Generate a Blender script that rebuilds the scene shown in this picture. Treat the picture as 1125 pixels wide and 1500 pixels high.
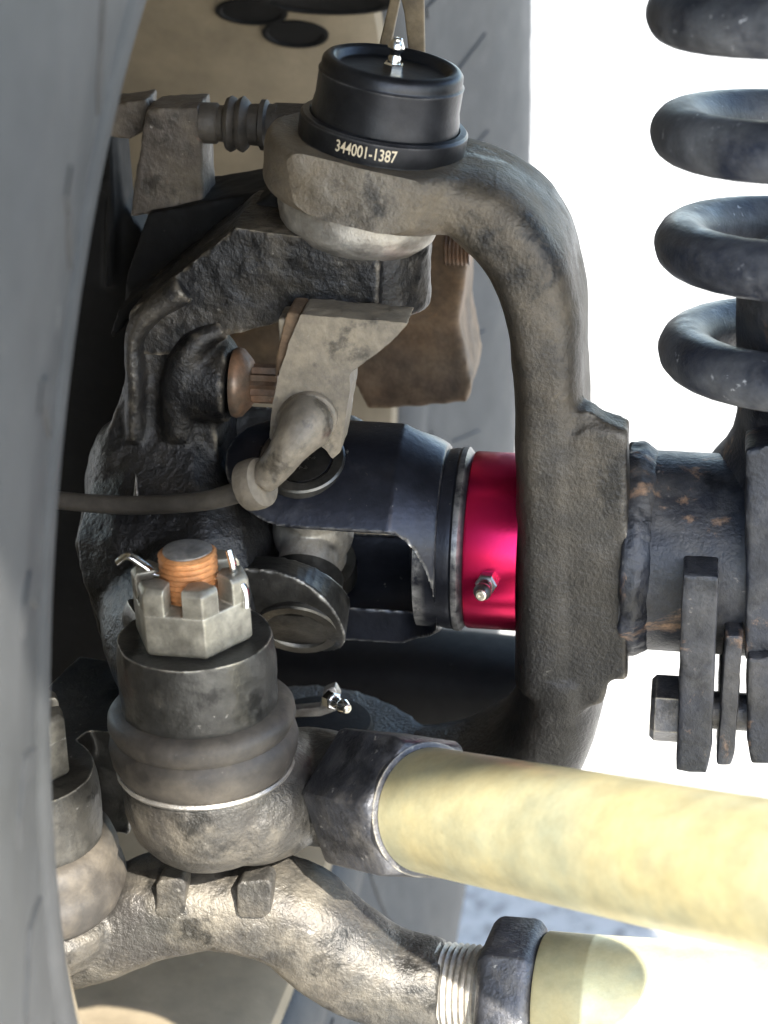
import bpy, bmesh, math, random
from mathutils import Vector, Matrix, noise
R = math.radians
random.seed(7)
scene = bpy.context.scene
for o in list(bpy.data.objects): bpy.data.objects.remove(o)
COL = scene.collection

# ------------------------------------------------------------------ camera
PITCH, DIST, F, AXH = R(24), 0.75, 3375.0, 0.47
O = Vector((0, 0, AXH))
FWD = Vector((0, math.cos(PITCH), -math.sin(PITCH)))
UP = Vector((0, math.sin(PITCH), math.cos(PITCH)))
RT = Vector((1, 0, 0))
CAM = O - FWD * DIST
cd = bpy.data.cameras.new('camera'); cam = bpy.data.objects.new('camera', cd); COL.objects.link(cam)
cam.location = CAM
cam.rotation_euler = (R(90) - PITCH, 0, 0)
cd.sensor_fit = 'VERTICAL'; cd.sensor_height = 36; cd.lens = 36 * F / 1500
cd.clip_start = 0.02; cd.clip_end = 400
cd.dof.use_dof = True; cd.dof.focus_distance = 0.715; cd.dof.aperture_fstop = 13
scene.camera = cam
# ------------------------------------------------------------------ light
SUN_EL, SUN_AZ = R(40), R(24)      # azimuth seen from the axle: 0 = straight from the camera side, + = from the right
w = bpy.data.worlds.new('World'); scene.world = w; w.use_nodes = True
nt = w.node_tree; bg = nt.nodes['Background']
sky = nt.nodes.new('ShaderNodeTexSky'); sky.sky_type = 'NISHITA'; sky.sun_disc = False
sky.sun_elevation = SUN_EL
sdir = Vector((math.sin(SUN_AZ) * math.cos(SUN_EL), -math.cos(SUN_AZ) * math.cos(SUN_EL), math.sin(SUN_EL)))
sky.sun_rotation = math.atan2(sdir.x, sdir.y)
nt.links.new(sky.outputs[0], bg.inputs[0]); bg.inputs[1].default_value = 0.15
sl = bpy.data.lights.new('sun', 'SUN'); sl.energy = 4.2; sl.angle = R(0.9); sl.color = (1, 0.95, 0.87)
so = bpy.data.objects.new('sun', sl); COL.objects.link(so)
so.rotation_euler = (-sdir).to_track_quat('-Z', 'Y').to_euler()
so.location = (0, -2, 3)
vs = scene.view_settings
vs.view_transform = 'Standard'; vs.look = 'None'; vs.gamma = 1; vs.use_curve_mapping = False
vs.exposure = 2.28

# ------------------------------------------------------------------ pixel -> place
YAW = R(8)
AX = Vector((math.cos(YAW), -math.sin(YAW), 0))       # along the axle, to the right
N = Vector((math.sin(YAW), math.cos(YAW), 0))         # straight back from the axle
Z = Vector((0, 0, 1))
def ray(px, py): return FWD + RT * ((px - 562.5) / F) + UP * ((750 - py) / F)
def P(px, py, d=0.0):
    """the point seen at photo pixel px,py that lies d millimetres behind the axle's own upright plane"""
    r = ray(px, py); t = (d * .001 - N.dot(CAM - O)) / N.dot(r)
    return CAM + r * t
def G(px, py, z=0.0):
    r = ray(px, py); return CAM + r * ((z - CAM.z) / r.z)
def S(p): return (p - CAM).dot(FWD) / F               # metres per photo pixel there

# ------------------------------------------------------------------ shapes into a bmesh
def frame(d):
    d = d.normalized(); a = Z if abs(d.z) < .9 else AX
    u = a.cross(d).normalized(); return u, d.cross(u), d
def lathe(bm, prof, A, d, seg=64, wob=0, close=True):
    u, v, d = frame(d); rings = []
    for r, h in prof:
        if r < 1e-7: rings.append([bm.verts.new(A + d * h)]); continue
        rings.append([bm.verts.new(A + d * h + (u * math.cos(t) + v * math.sin(t)) * r * (1 + wob * math.sin(3 * t + h * 90) * .5))
                      for t in (2 * math.pi * k / seg for k in range(seg))])
    for a, b in zip(rings, rings[1:]):
        for k in range(seg):
            k2 = (k + 1) % seg
            if len(a) == 1 and len(b) == 1: continue
            if len(a) == 1: bm.faces.new((a[0], b[k2], b[k]))
            elif len(b) == 1: bm.faces.new((a[k], a[k2], b[0]))
            else: bm.faces.new((a[k], a[k2], b[k2], b[k]))
    if close:
        if len(rings[0]) > 1: bm.faces.new(list(reversed(rings[0])))
        if len(rings[-1]) > 1: bm.faces.new(rings[-1])
def ringlathe(bm, prof, A, d, seg=64):                  # closed profile loop (a hollow ring)
    lathe(bm, prof + [prof[0]], A, d, seg, close=False); bmesh.ops.remove_doubles(bm, verts=bm.verts, dist=1e-7)
def prism(bm, pts, ext):
    a = [bm.verts.new(p) for p in pts]; b = [bm.verts.new(p + ext) for p in pts]; n = len(a)
    bm.faces.new(a); bm.faces.new(list(reversed(b)))
    for k in range(n): bm.faces.new((a[k], b[k], b[(k + 1) % n], a[(k + 1) % n]))
def pprism(bm, poly, d0, d1):                           # outline traced on plane d0, pushed back to d1
    prism(bm, [P(x, y, d0) for x, y in poly], N * (d1 - d0) * .001)
def ball(bm, c, r, s=(1, 1, 1), seg=32):
    m = Matrix.Translation(c) @ Matrix.Rotation(-YAW, 4, 'Z') @ Matrix.Diagonal((s[0] * r, s[1] * r, s[2] * r, 1))
    bmesh.ops.create_uvsphere(bm, u_segments=seg, v_segments=seg // 2, radius=1, matrix=m)
def box(bm, c, ax, ay, az):
    vs_ = [bm.verts.new(c + ax * i + ay * j + az * k) for k in (-1, 1) for j in (-1, 1) for i in (-1, 1)]
    for f in ((0, 2, 3, 1), (4, 5, 7, 6), (0, 1, 5, 4), (2, 6, 7, 3), (0, 4, 6, 2), (1, 3, 7, 5)): bm.faces.new([vs_[i] for i in f])
def catmull(pts, n):
    out = []
    for i in range(len(pts) - 1):
        p0, p1, p2, p3 = pts[max(i - 1, 0)], pts[i], pts[i + 1], pts[min(i + 2, len(pts) - 1)]
        for k in range(n):
            t = k / n
            out.append([.5 * (2 * b + (c - a) * t + (2 * a - 5 * b + 4 * c - e) * t * t + (-a + 3 * b - 3 * c + e) * t ** 3) for a, b, c, e in zip(p0, p1, p2, p3)])
    out.append(list(pts[-1])); return out
def tube(bm, pts, seg=28, n=10, sup=2.0, side=None):
    """pts: (x,y,z, r_in_plane, r_depth); depth direction = side"""
    side = side or N
    sm = catmull([list(p) for p in pts], n) if n > 1 else [list(p) for p in pts]
    rings = []
    for i, q in enumerate(sm):
        a = Vector(sm[max(i - 1, 0)][:3]); b = Vector(sm[min(i + 1, len(sm) - 1)][:3]); t = (b - a).normalized()
        v = (side - t * side.dot(t)).normalized(); u = t.cross(v)
        ring = []
        for k in range(seg):
            an = 2 * math.pi * k / seg; c, s_ = math.cos(an), math.sin(an)
            c = math.copysign(abs(c) ** (2 / sup), c); s_ = math.copysign(abs(s_) ** (2 / sup), s_)
            ring.append(bm.verts.new(Vector(q[:3]) + u * c * q[3] + v * s_ * q[4]))
        rings.append(ring)
    for a, b in zip(rings, rings[1:]):
        for k in range(seg): bm.faces.new((a[k], a[(k + 1) % seg], b[(k + 1) % seg], b[k]))
    bm.faces.new(list(reversed(rings[0]))); bm.faces.new(rings[-1])
def ptube(bm, pts, **kw):                               # (px,py,d, halfwidth px, halfdepth mm)
    q = []
    for x, y, d, wp, t in pts:
        p = P(x, y, d); q.append((p.x, p.y, p.z, wp * S(p), t * .001))
    tube(bm, q, **kw)
def hexa(bm, A, d, r, prof, n=6, rot=0.0, spin=None):
    """prof: list of (radius factor, height); first axis = spin direction"""
    u, v, d = frame(d)
    if spin: u = (spin - d * spin.dot(d)).normalized(); v = d.cross(u)
    rings = [[bm.verts.new(A + d * h + (u * math.cos(t) + v * math.sin(t)) * r * k) for t in (2 * math.pi * i / n + rot for i in range(n))] for k, h in prof]
    for a, b in zip(rings, rings[1:]):
        for i in range(n): bm.faces.new((a[i], a[(i + 1) % n], b[(i + 1) % n], b[i]))
    bm.faces.new(list(reversed(rings[0]))); bm.faces.new(rings[-1])

# ------------------------------------------------------------------ objects
def finish(ob, sharp=38):
    me = ob.data
    for p in me.polygons: p.use_smooth = True
    if sharp: me.set_sharp_from_angle(angle=R(sharp))
def thing(name, label, cat, loc, group=None):
    o = bpy.data.objects.new(name, None); COL.objects.link(o); o.location = loc; o.empty_display_size = .01
    o['label'] = label; o['category'] = cat
    if group: o['group'] = group
    bpy.context.view_layer.update()
    return o
def adopt(ob, parent):
    if parent is None: return
    ob.parent = parent
    if parent.type == 'EMPTY': ob.matrix_parent_inverse = Matrix.Translation(-parent.location)
def obj(name, bm, mat, parent=None, sharp=38, label=None, bevel=0):
    bmesh.ops.recalc_face_normals(bm, faces=bm.faces)
    me = bpy.data.meshes.new(name); bm.to_mesh(me); bm.free()
    ob = bpy.data.objects.new(name, me); COL.objects.link(ob); me.materials.append(mat)
    if bevel:
        m = ob.modifiers.new('b', 'BEVEL'); m.width = bevel; m.segments = 3; m.limit_method = 'ANGLE'; m.angle_limit = R(32)
        bake(ob)
    finish(ob, sharp); adopt(ob, parent)
    if label: ob['label'] = label
    return ob
def bake(ob):
    dg = bpy.context.evaluated_depsgraph_get(); dg.update()
    me = bpy.data.meshes.new_from_object(ob.evaluated_get(dg))
    old = ob.data; ob.modifiers.clear(); ob.data = me; me.name = old.name; bpy.data.meshes.remove(old)
CLOUD = {}
def cast(name, bm, mat, parent=None, vox=.0011, smooth=6, lump=.0006, lsize=.014, cuts=(), label=None, sharp=40):
    """overlapping closed shapes welded into one casting: fillets, uneven skin, then machined flats"""
    bmesh.ops.recalc_face_normals(bm, faces=bm.faces)
    me = bpy.data.meshes.new(name); bm.to_mesh(me); bm.free()
    ob = bpy.data.objects.new(name, me); COL.objects.link(ob)
    m = ob.modifiers.new('r', 'REMESH'); m.mode = 'VOXEL'; m.voxel_size = vox
    if smooth: m = ob.modifiers.new('s', 'SMOOTH'); m.factor = .5; m.iterations = smooth
    if lump:
        if lsize not in CLOUD:
            t = bpy.data.textures.new('cloud', 'CLOUDS'); t.noise_scale = lsize; t.noise_depth = 3; CLOUD[lsize] = t
        m = ob.modifiers.new('d', 'DISPLACE'); m.texture = CLOUD[lsize]; m.strength = lump * 2; m.mid_level = .5
    bake(ob)
    if cuts:
        b = bmesh.new(); b.from_mesh(ob.data)
        for co, no in cuts:
            g = bmesh.ops.bisect_plane(b, geom=b.verts[:] + b.edges[:] + b.faces[:], plane_co=co, plane_no=no, clear_outer=True)
            ed = [e for e in g['geom_cut'] if isinstance(e, bmesh.types.BMEdge)]
            bmesh.ops.triangle_fill(b, edges=ed, use_beauty=False, use_dissolve=True)
        b.to_mesh(ob.data); b.free()
    ob.data.materials.clear(); ob.data.materials.append(mat)
    finish(ob, sharp); adopt(ob, parent)
    if label: ob['label'] = label
    return ob

# ------------------------------------------------------------------ materials
def mat_base(name):
    m = bpy.data.materials.new(name); m.use_nodes = True; t = m.node_tree
    return m, t, t.nodes['Principled BSDF']
def grime(name,  base, dust=(.30, .25, .18), dustamt=.4, rust=None, rustamt=0., metal=.3, rough=.5, bump=.5, scale=45, fleck=0.25,
          fine=700, fleckcol=(.55, .52, .46), base2=None, wear=None, spec=.5, dist=.0006, mottle=.3, grad=None, edge=None, oil=0.):
    m, t, B = mat_base(name); n = t.nodes; L = t.links.new
    tc = n.new('ShaderNodeTexCoord')
    def noi(sc, det=6, ro=.6, dis=0.):
        x = n.new('ShaderNodeTexNoise'); x.inputs['Scale'].default_value = sc; x.inputs['Detail'].default_value = det
        x.inputs['Roughness'].default_value = ro; x.inputs['Distortion'].default_value = dis; L(tc.outputs['Object'], x.inputs['Vector']); return x.outputs['Fac']
    def ramp(f, a, b):
        x = n.new('ShaderNodeMapRange'); x.inputs[1].default_value = a; x.inputs[2].default_value = b; L(f, x.inputs[0]); return x.outputs[0]
    def mul(f, k):
        x = n.new('ShaderNodeMath'); x.operation = 'MULTIPLY'; L(f, x.inputs[0])
        if isinstance(k, (int, float)): x.inputs[1].default_value = k
        else: L(k, x.inputs[1])
        return x.outputs[0]
    def mix(f, a, b):
        x = n.new('ShaderNodeMix'); x.data_type = 'RGBA'; L(f, x.inputs[0])
        for s_, v in ((x.inputs[6], a), (x.inputs[7], b)):
            if isinstance(v, tuple): s_.default_value = (*v, 1)
            else: L(v, s_)
        return x.outputs[2]
    b2 = base2 or tuple(c * .45 for c in base)
    big = noi(scale, 10, .62, .1)
    col = mix(ramp(big, .35, .65), b2, base)
    dmask = mul(ramp(noi(scale * .9, 12, .68, .15), .62 - .42 * dustamt, 1.0 - .42 * dustamt), min(1, .35 + dustamt))
    if grad:                                            # dust mask fades out towards the lower heights
        sx_ = n.new('ShaderNodeSeparateXYZ'); L(tc.outputs['Object'], sx_.inputs[0])
        wz = n.new('ShaderNodeMath'); wz.operation = 'MULTIPLY_ADD'; L(big, wz.inputs[0]); wz.inputs[1].default_value = .05; L(sx_.outputs['Z'], wz.inputs[2])
        dmask = mul(dmask, ramp(wz.outputs[0], grad[0] + .025, grad[1] + .025))
    col = mix(dmask, col, dust)
    if rust:
        rm = mul(ramp(noi(scale * 1.2 + 7, 9, .7, .5), .72 - .3 * rustamt, .80 - .25 * rustamt), .85)
        col = mix(rm, col, rust)
    fl = ramp(noi(scale * 9, 4, .55, .3), .70 - .06 * fleck, .78 - .06 * fleck)
    if fleck:
        fm = mul(mul(fl, ramp(noi(scale * .8 + 3, 3), .42, .6)), min(1., fleck * 2.2))
        col = mix(fm, col, fleckcol)
    if wear:
        g = n.new('ShaderNodeNewGeometry')
        wm = mul(ramp(g.outputs['Pointiness'], .52, .57), ramp(noi(scale * 4, 5), .35, .6))
        col = mix(wm, col, wear)
    om = None
    if oil:                                             # greasy dark stains
        om = mul(ramp(noi(scale * 1.35 + 11, 12, .66, .25), .66 - .22 * oil, .74 - .22 * oil), .85)
        col = mix(om, col, tuple(c * .28 for c in base))
    if edge:                                            # paint worn off the corners
        bv = n.new('ShaderNodeBevel'); bv.samples = 4; bv.inputs['Radius'].default_value = .0011
        ge_ = n.new('ShaderNodeNewGeometry'); dp = n.new('ShaderNodeVectorMath'); dp.operation = 'DOT_PRODUCT'; L(bv.outputs[0], dp.inputs[0]); L(ge_.outputs['Normal'], dp.inputs[1])
        em = mul(ramp(dp.outputs['Value'], .985, .90), ramp(noi(scale * 3, 6), .38, .58)); col = mix(em, col, edge)
    mo = n.new('ShaderNodeMapRange'); mo.inputs[1].default_value = .3; mo.inputs[2].default_value = .7; mo.inputs[3].default_value = 1 - mottle; mo.inputs[4].default_value = 1 + mottle
    L(noi(scale * 4.3, 10, .7), mo.inputs[0])
    vm = n.new('ShaderNodeVectorMath'); vm.operation = 'SCALE'; L(col, vm.inputs[0]); L(mo.outputs[0], vm.inputs['Scale']); col = vm.outputs[0]
    L(col, B.inputs['Base Color'])
    mm = n.new('ShaderNodeMath'); mm.operation = 'MULTIPLY_ADD'; L(dmask, mm.inputs[0]); mm.inputs[1].default_value = -metal * .85; mm.inputs[2].default_value = metal
    L(mm.outputs[0], B.inputs['Metallic'])
    rr = n.new('ShaderNodeMath'); rr.operation = 'MULTIPLY_ADD'; L(dmask, rr.inputs[0]); rr.inputs[1].default_value = (.85 - rough); rr.inputs[2].default_value = rough
    r2 = n.new('ShaderNodeMath'); r2.operation = 'MULTIPLY_ADD'; L(noi(scale * 5, 5), r2.inputs[0]); r2.inputs[1].default_value = .22; L(rr.outputs[0], r2.inputs[2])
    r3 = n.new('ShaderNodeMath'); r3.operation = 'SUBTRACT'; L(r2.outputs[0], r3.inputs[0]); r3.inputs[1].default_value = .11
    ro_ = r3.outputs[0]
    if om is not None:
        x_ = n.new('ShaderNodeMix'); L(om, x_.inputs[0]); L(ro_, x_.inputs[2]); x_.inputs[3].default_value = .27; ro_ = x_.outputs[0]
    L(ro_, B.inputs['Roughness']); B.inputs['Specular IOR Level'].default_value = spec
    if bump:
        h = n.new('ShaderNodeMath'); h.operation = 'ADD'; L(mul(noi(fine, 6, .6), 1.), h.inputs[0]); L(mul(big, 1.6), h.inputs[1])
        h2 = n.new('ShaderNodeMath'); h2.operation = 'ADD'; L(h.outputs[0], h2.inputs[0]); L(mul(dmask, .5), h2.inputs[1])
        bp = n.new('ShaderNodeBump'); bp.inputs['Strength'].default_value = bump; bp.inputs['Distance'].default_value = dist
        L(h2.outputs[0], bp.inputs['Height']); L(bp.outputs[0], B.inputs['Normal'])
    return m
def plain(name, col, metal=0., rough=.5, emit=None):
    m, t, B = mat_base(name); B.inputs['Base Color'].default_value = (*col, 1); B.inputs['Metallic'].default_value = metal; B.inputs['Roughness'].default_value = rough
    n = t.nodes; x = n.new('ShaderNodeTexNoise'); x.inputs['Scale'].default_value = 600; x.inputs['Detail'].default_value = 4
    tc = n.new('ShaderNodeTexCoord'); t.links.new(tc.outputs['Object'], x.inputs['Vector'])
    bp = n.new('ShaderNodeBump'); bp.inputs['Strength'].default_value = .12; bp.inputs['Distance'].default_value = .0003
    t.links.new(x.outputs['Fac'], bp.inputs['Height']); t.links.new(bp.outputs[0], B.inputs['Normal'])
    return m
TAN = (.27, .215, .14)
M = dict(
    yoke=grime('dusty_black_casting', (.034, .032, .030), (.22, .175, .115), .72, grad=(.43, .60), metal=.35, rough=.34, bump=.75, dist=.0008, scale=20, fleck=.2, mottle=.28, wear=(.2, .18, .15), oil=.5),
    tube=grime('chipped_axle_paint', (.028, .032, .044), (.15, .14, .125), .42, (.36, .22, .13), .50, metal=.2, rough=.4, bump=.6, scale=34, fleck=.3, fleckcol=(.3, .27, .24), oil=.5),
    knuckle=grime('knuckle_casting', (.019, .019, .020), (.17, .14, .095), .30, grad=(.46, .56), metal=.35, rough=.36, bump=.85, scale=40, fine=420, fleck=.15, wear=(.3, .26, .2), dist=.0009, oil=.5),
    joint=grime('satin_black_steel', (.032, .033, .036), (.10, .10, .10), .12, metal=.7, rough=.36, bump=.12, scale=30, fleck=.05, base2=(.016, .017, .02), edge=(.16, .16, .165)),
    silver=grime('dusty_bare_steel', (.50, .48, .44), (.33, .29, .22), .5, metal=.8, rough=.4, bump=.4, scale=60, fleck=.1, base2=(.25, .23, .2)),
    chrome=plain('bright_zinc', (.8, .8, .78), 1, .18),
    brass=plain('fitting_tip', (.75, .70, .58), 1, .3),
    fit=plain('fitting_steel', (.30, .30, .30), 1, .32),
    shaft=grime('black_oxide_shaft', (.018, .020, .028), (.09, .09, .09), .12, metal=.6, rough=.33, bump=.15, scale=45, fleck=.25, base2=(.013, .014, .019), wear=(.35, .34, .32)),
    ear=grime('worn_forged_ear', (.055, .052, .046), (.15, .13, .10), .2, metal=.6, rough=.35, bump=.25, scale=55, fleck=.15, wear=(.5, .48, .44)),
    cap=grime('joint_cap_steel', (.11, .105, .095), (.13, .12, .09), .25, metal=.85, rough=.32, bump=.12, scale=50, fleck=.1),
    capdark=grime('joint_cap_stamp', (.035, .033, .03), (.07, .065, .05), .2, metal=.8, rough=.36, bump=.2, scale=60, fleck=.1),
    tierod=grime('tie_rod_forging', (.075, .072, .064), (.25, .215, .155), .42, metal=.55, rough=.34, bump=.75, dist=.0008, scale=36, fleck=.4, base2=(.06, .055, .05), oil=.5),
    boss=grime('steering_boss_steel', (.062, .06, .054), (.15, .135, .105), .3, metal=.55, rough=.36, bump=.3, scale=45, fleck=.3, base2=(.045, .043, .038), edge=(.50, .47, .40), oil=.5),
    boot=grime('dusty_rubber', (.055, .048, .04), (.135, .113, .082), .5, metal=0, rough=.55, bump=.25, scale=40, fleck=.15),
    nut=grime('castle_nut_steel', (.34, .32, .26), (.34, .31, .24), .4, metal=.55, rough=.38, bump=.2, scale=60, fleck=.2, base2=(.12, .11, .09), edge=(.6, .57, .48)),
    stud=grime('rusty_stud', (.58, .27, .10), (.62, .36, .18), .3, metal=.25, rough=.55, bump=.4, scale=90, fleck=.1, base2=(.38, .15, .05)),
    studtop=grime('stud_end', (.34, .34, .33), (.42, .36, .28), .3, metal=.5, rough=.4, bump=.3, scale=120, fleck=.1),
    jam=grime('jam_nut_steel', (.085, .088, .10), (.26, .23, .18), .35, metal=.45, rough=.34, bump=.6, scale=48, fleck=.9, fleckcol=(.6, .58, .52), edge=(.42, .38, .30), oil=.5),
    gold=grime('yellow_zinc', (.66, .56, .29), (.36, .28, .13), .42, metal=.42, rough=.34, bump=.15, scale=20, fleck=.2, mottle=.2, base2=(.47, .48, .33), fleckcol=(.35, .28, .15)),
    spring=grime('spring_paint', (.018, .023, .038), (.20, .20, .20), .52, metal=.0, rough=.33, bump=.35, scale=34, fleck=.9, fleckcol=(.5, .5, .5), base2=(.012, .014, .02)),
    sensor=grime('weathered_grey_plastic', (.125, .106, .078), (.25, .208, .145), .50, metal=0, rough=.55, bump=.4, scale=50, fleck=.25, base2=(.11, .095, .075), oil=.5),
    cable=grime('cable_rubber', (.075, .066, .055), (.14, .12, .09), .3, metal=0, rough=.5, bump=.2, scale=50, fleck=.1),
    rustbolt=grime('rusty_bolt', (.20, .15, .11), (.30, .13, .05), .5, (.42, .16, .05), .3, metal=.5, rough=.42, bump=.3, scale=80, fleck=.3),
    caliper=grime('worn_caliper_casting', (.10, .085, .07), (.21, .175, .125), .45, (.16, .075, .04), .22, metal=.25, rough=.48, bump=.6, scale=45, fleck=.5, fleckcol=(.42, .38, .33), base2=(.045, .038, .033), oil=.5),
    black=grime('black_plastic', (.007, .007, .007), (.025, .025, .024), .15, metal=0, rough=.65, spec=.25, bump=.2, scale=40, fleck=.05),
    rim=grime('dusty_wheel_barrel', (.15, .12, .075), (.20, .16, .105), .5, metal=0, rough=.7, bump=.2, scale=12, fleck=.1, base2=(.22, .18, .12), mottle=.2),
    tyre=grime('dusty_tyre_rubber', (.032, .034, .035), (.055, .055, .054), .5, metal=0, rough=.6, bump=.3, scale=16, fleck=.12, mottle=.2, base2=(.026, .028, .03)),
    frame=grime('dusty_frame_rail', (.27, .20, .115), (.34, .26, .16), .5, metal=0, rough=.75, bump=.3, scale=14, fleck=.1, base2=(.19, .14, .085)),
    strap=grime('dusty_strap', (.22, .165, .095), (.30, .25, .18), .4, metal=0, rough=.7, bump=.3, scale=40, fleck=.2),
    rusty=grime('rusty_arm', (.19, .115, .055), (.24, .18, .11), .4, (.24, .12, .05), .2, mottle=.6, metal=.1, rough=.65, bump=.4, scale=22, fleck=.1, base2=(.09, .06, .04)),
    greyback=grime('grey_frame_paint', (.062, .066, .064), (.085, .085, .075), .4, metal=0, rough=.6, bump=.2, scale=16, fleck=.05),
    olive=grime('dusty_olive_panel', (.115, .118, .092), (.15, .145, .11), .5, metal=0, rough=.7, bump=.2, scale=12, fleck=.1, base2=(.085, .09, .075)),
    wood=grime('weathered_board', (.25, .17, .10), (.30, .24, .17), .4, metal=0, rough=.8, bump=.4, scale=30, fleck=.1),
    ink=plain('laser_mark', (.55, .47, .33), .1, .5),
)
# red anodised aluminium
m, t, B = mat_base('red_anodised'); M['red'] = m
B.inputs['Base Color'].default_value = (.60, .014, .085, 1); B.inputs['Metallic'].default_value = .92; B.inputs['Roughness'].default_value = .27
B.inputs['Anisotropic'].default_value = .5
n = t.nodes; x = n.new('ShaderNodeTexNoise'); x.inputs['Scale'].default_value = 900; x.inputs['Detail'].default_value = 5
tc = n.new('ShaderNodeTexCoord'); t.links.new(tc.outputs['Object'], x.inputs['Vector'])
bp = n.new('ShaderNodeBump'); bp.inputs['Strength'].default_value = .1; bp.inputs['Distance'].default_value = .0002
t.links.new(x.outputs['Fac'], bp.inputs['Height']); t.links.new(bp.outputs[0], B.inputs['Normal'])
# concrete
m, t, B = mat_base('concrete'); M['concrete'] = m; n = t.nodes; L = t.links.new
tc = n.new('ShaderNodeTexCoord')
def cn(sc, det=6, ro=.6):
    x = n.new('ShaderNodeTexNoise'); x.inputs['Scale'].default_value = sc; x.inputs['Detail'].default_value = det; x.inputs['Roughness'].default_value = ro
    L(tc.outputs['Object'], x.inputs['Vector']); return x.outputs['Fac']
r1 = n.new('ShaderNodeValToRGB'); L(cn(1.3), r1.inputs[0])
r1.color_ramp.elements[0].position = .3; r1.color_ramp.elements[0].color = (.40, .385, .35, 1); r1.color_ramp.elements[1].position = .7; r1.color_ramp.elements[1].color = (.52, .505, .47, 1)
r2 = n.new('ShaderNodeValToRGB'); L(cn(60, 5, .7), r2.inputs[0])
r2.color_ramp.elements[0].position = .36; r2.color_ramp.elements[0].color = (.22, .21, .19, 1); r2.color_ramp.elements[1].position = .52; r2.color_ramp.elements[1].color = (1, 1, 1, 1)
mx = n.new('ShaderNodeMix'); mx.data_type = 'RGBA'; mx.blend_type = 'MULTIPLY'; mx.inputs[0].default_value = .8
L(r1.outputs[0], mx.inputs[6]); L(r2.outputs[0], mx.inputs[7]); L(mx.outputs[2], B.inputs['Base Color'])
B.inputs['Roughness'].default_value = .85
bp = n.new('ShaderNodeBump'); bp.inputs['Strength'].default_value = .5; bp.inputs['Distance'].default_value = .003
L(cn(90, 8, .7), bp.inputs['Height']); L(bp.outputs[0], B.inputs['Normal'])

# ================================================================== the ground
bm = bmesh.new()
vv = [bm.verts.new((x * 150, y * 150, 0)) for x, y in ((-1, -1), (1, -1), (1, 1), (-1, 1))]; bm.faces.new(vv)
g = obj('ground', bm, M['concrete'], sharp=0); g['kind'] = 'structure'

# ================================================================== grease fitting (part builder)
def fitting(parent, base, d, r, mat_body, mat_tip, spin=None):
    """hexagon, neck and nipple; r = hexagon corner radius"""
    d = d.normalized()
    bm = bmesh.new(); hexa(bm, base - d * r * .3, d, r, [(.9, 0), (1, .12 * r), (1, 1.0 * r), (.88, 1.15 * r)], spin=spin)
    f = obj('grease_fitting', bm, mat_body, parent, 25)
    bm = bmesh.new()
    lathe(bm, [(r * k, r * h) for k, h in ((.62, .7), (.62, 1.35), (.50, 1.5), (.50, 1.75), (.78, 2.1), (.80, 2.35), (.60, 2.8), (.46, 3.05))], base, d, 32)
    obj('nipple', bm, mat_body, f, 60)
    bm = bmesh.new(); lathe(bm, [(r * k, r * h) for k, h in ((.52, 2.95), (.50, 3.12), (.38, 3.22), (.16, 3.22), (.14, 3.1), (0, 3.08))], base, d, 24)
    obj('nipple_tip', bm, mat_tip, f, 40)
    return f

# ================================================================== axle housing
AXC = P(1000, 808, 0)                                  # a point on the axle's centre line
def onaxle(px):                                        # point of the axle centre line seen at px
    r = ray(px, 808); k = (px - 562.5) / F             # solve (AXC+AX t - CAM).x = k*depth
    a = AXC - CAM; t = (k * a.dot(FWD) - a.x) / (AX.x - k * AX.dot(FWD)); return AXC + AX * t
def ball_axis():
    a, b = P(559, 206, 0), P(577, 91, 0); return a, (b - a).normalized()
BJ, BU = ball_axis(); SB = S(BJ)
axle = thing('axle_housing', 'dirty black axle housing with big C-shaped end yoke and round tube', 'axle', P(1000, 945, 0))
bm = bmesh.new()
lathe(bm, [(.0325, -.0190), (.0350, -.0160), (.0358, -.004), (.0345, -.001)], BJ + AX * .0005, BU, 64)
ptube(bm, [(560, 252, 2, 30, 26), (640, 258, 2, 40, 29), (712, 288, 2, 56, 29), (768, 345, 0, 62, 28), (799, 430, 0, 57, 29), (808, 520, 0, 51, 30), (811, 640, 0, 51, 31), (811, 800, 0, 51, 31), (812, 960, 0, 52, 31)], sup=3.6, seg=40)
pprism(bm, [(790, 700), (838, 640), (866, 626), (884, 630), (919, 640), (919, 996), (890, 1000), (884, 1030), (840, 1050), (775, 1000)], -30.0, -17)
pprism(bm, [(830, 606), (862, 604), (884, 618), (919, 632), (919, 980), (830, 980)], -28, -17)
pprism(bm, [(840, 700), (905, 720), (905, 940), (840, 950)], -20, 26)
ptube(bm, [(826, 940, 0, 62, 32), (822, 1010, 0, 62, 31), (788, 1085, 0, 66, 30), (700, 1135, 0, 62, 29), (600, 1150, 0, 60, 28), (500, 1150, 0, 60, 28)], sup=2.7, seg=40)
lathe(bm, [(.034, -.012), (.034, .012)], P(480, 1120, 0), BU, 48)
cast('end_yoke', bm, M['yoke'], axle, vox=.0011, smooth=7, lump=.0007, lsize=.02,
     cuts=((P(560, 285, -30.2), (-N - AX * .12 + Z * .10)),), label='C-shaped forged end yoke coated in tan dust')
bm = bmesh.new()
a = onaxle(900); rt = .0322
lathe(bm, [(rt - .006, -.008), (rt - .006, .003), (rt, .0031), (rt, .30)], a, AX, 96)
axt = obj('axle_tube', bm, M['tube'], axle)
bm = bmesh.new(); lathe(bm, [(rt - .003, .0), (rt + .0022, .0004), (rt + .0026, .005), (rt + .0014, .0075), (rt + .0002, .0095), (rt - .004, .010)], onaxle(913), AX, 96, wob=.006)
cast('weld_bead', bm, M['tube'], axle, vox=.0009, smooth=3, lump=.0009, lsize=.006)
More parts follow.
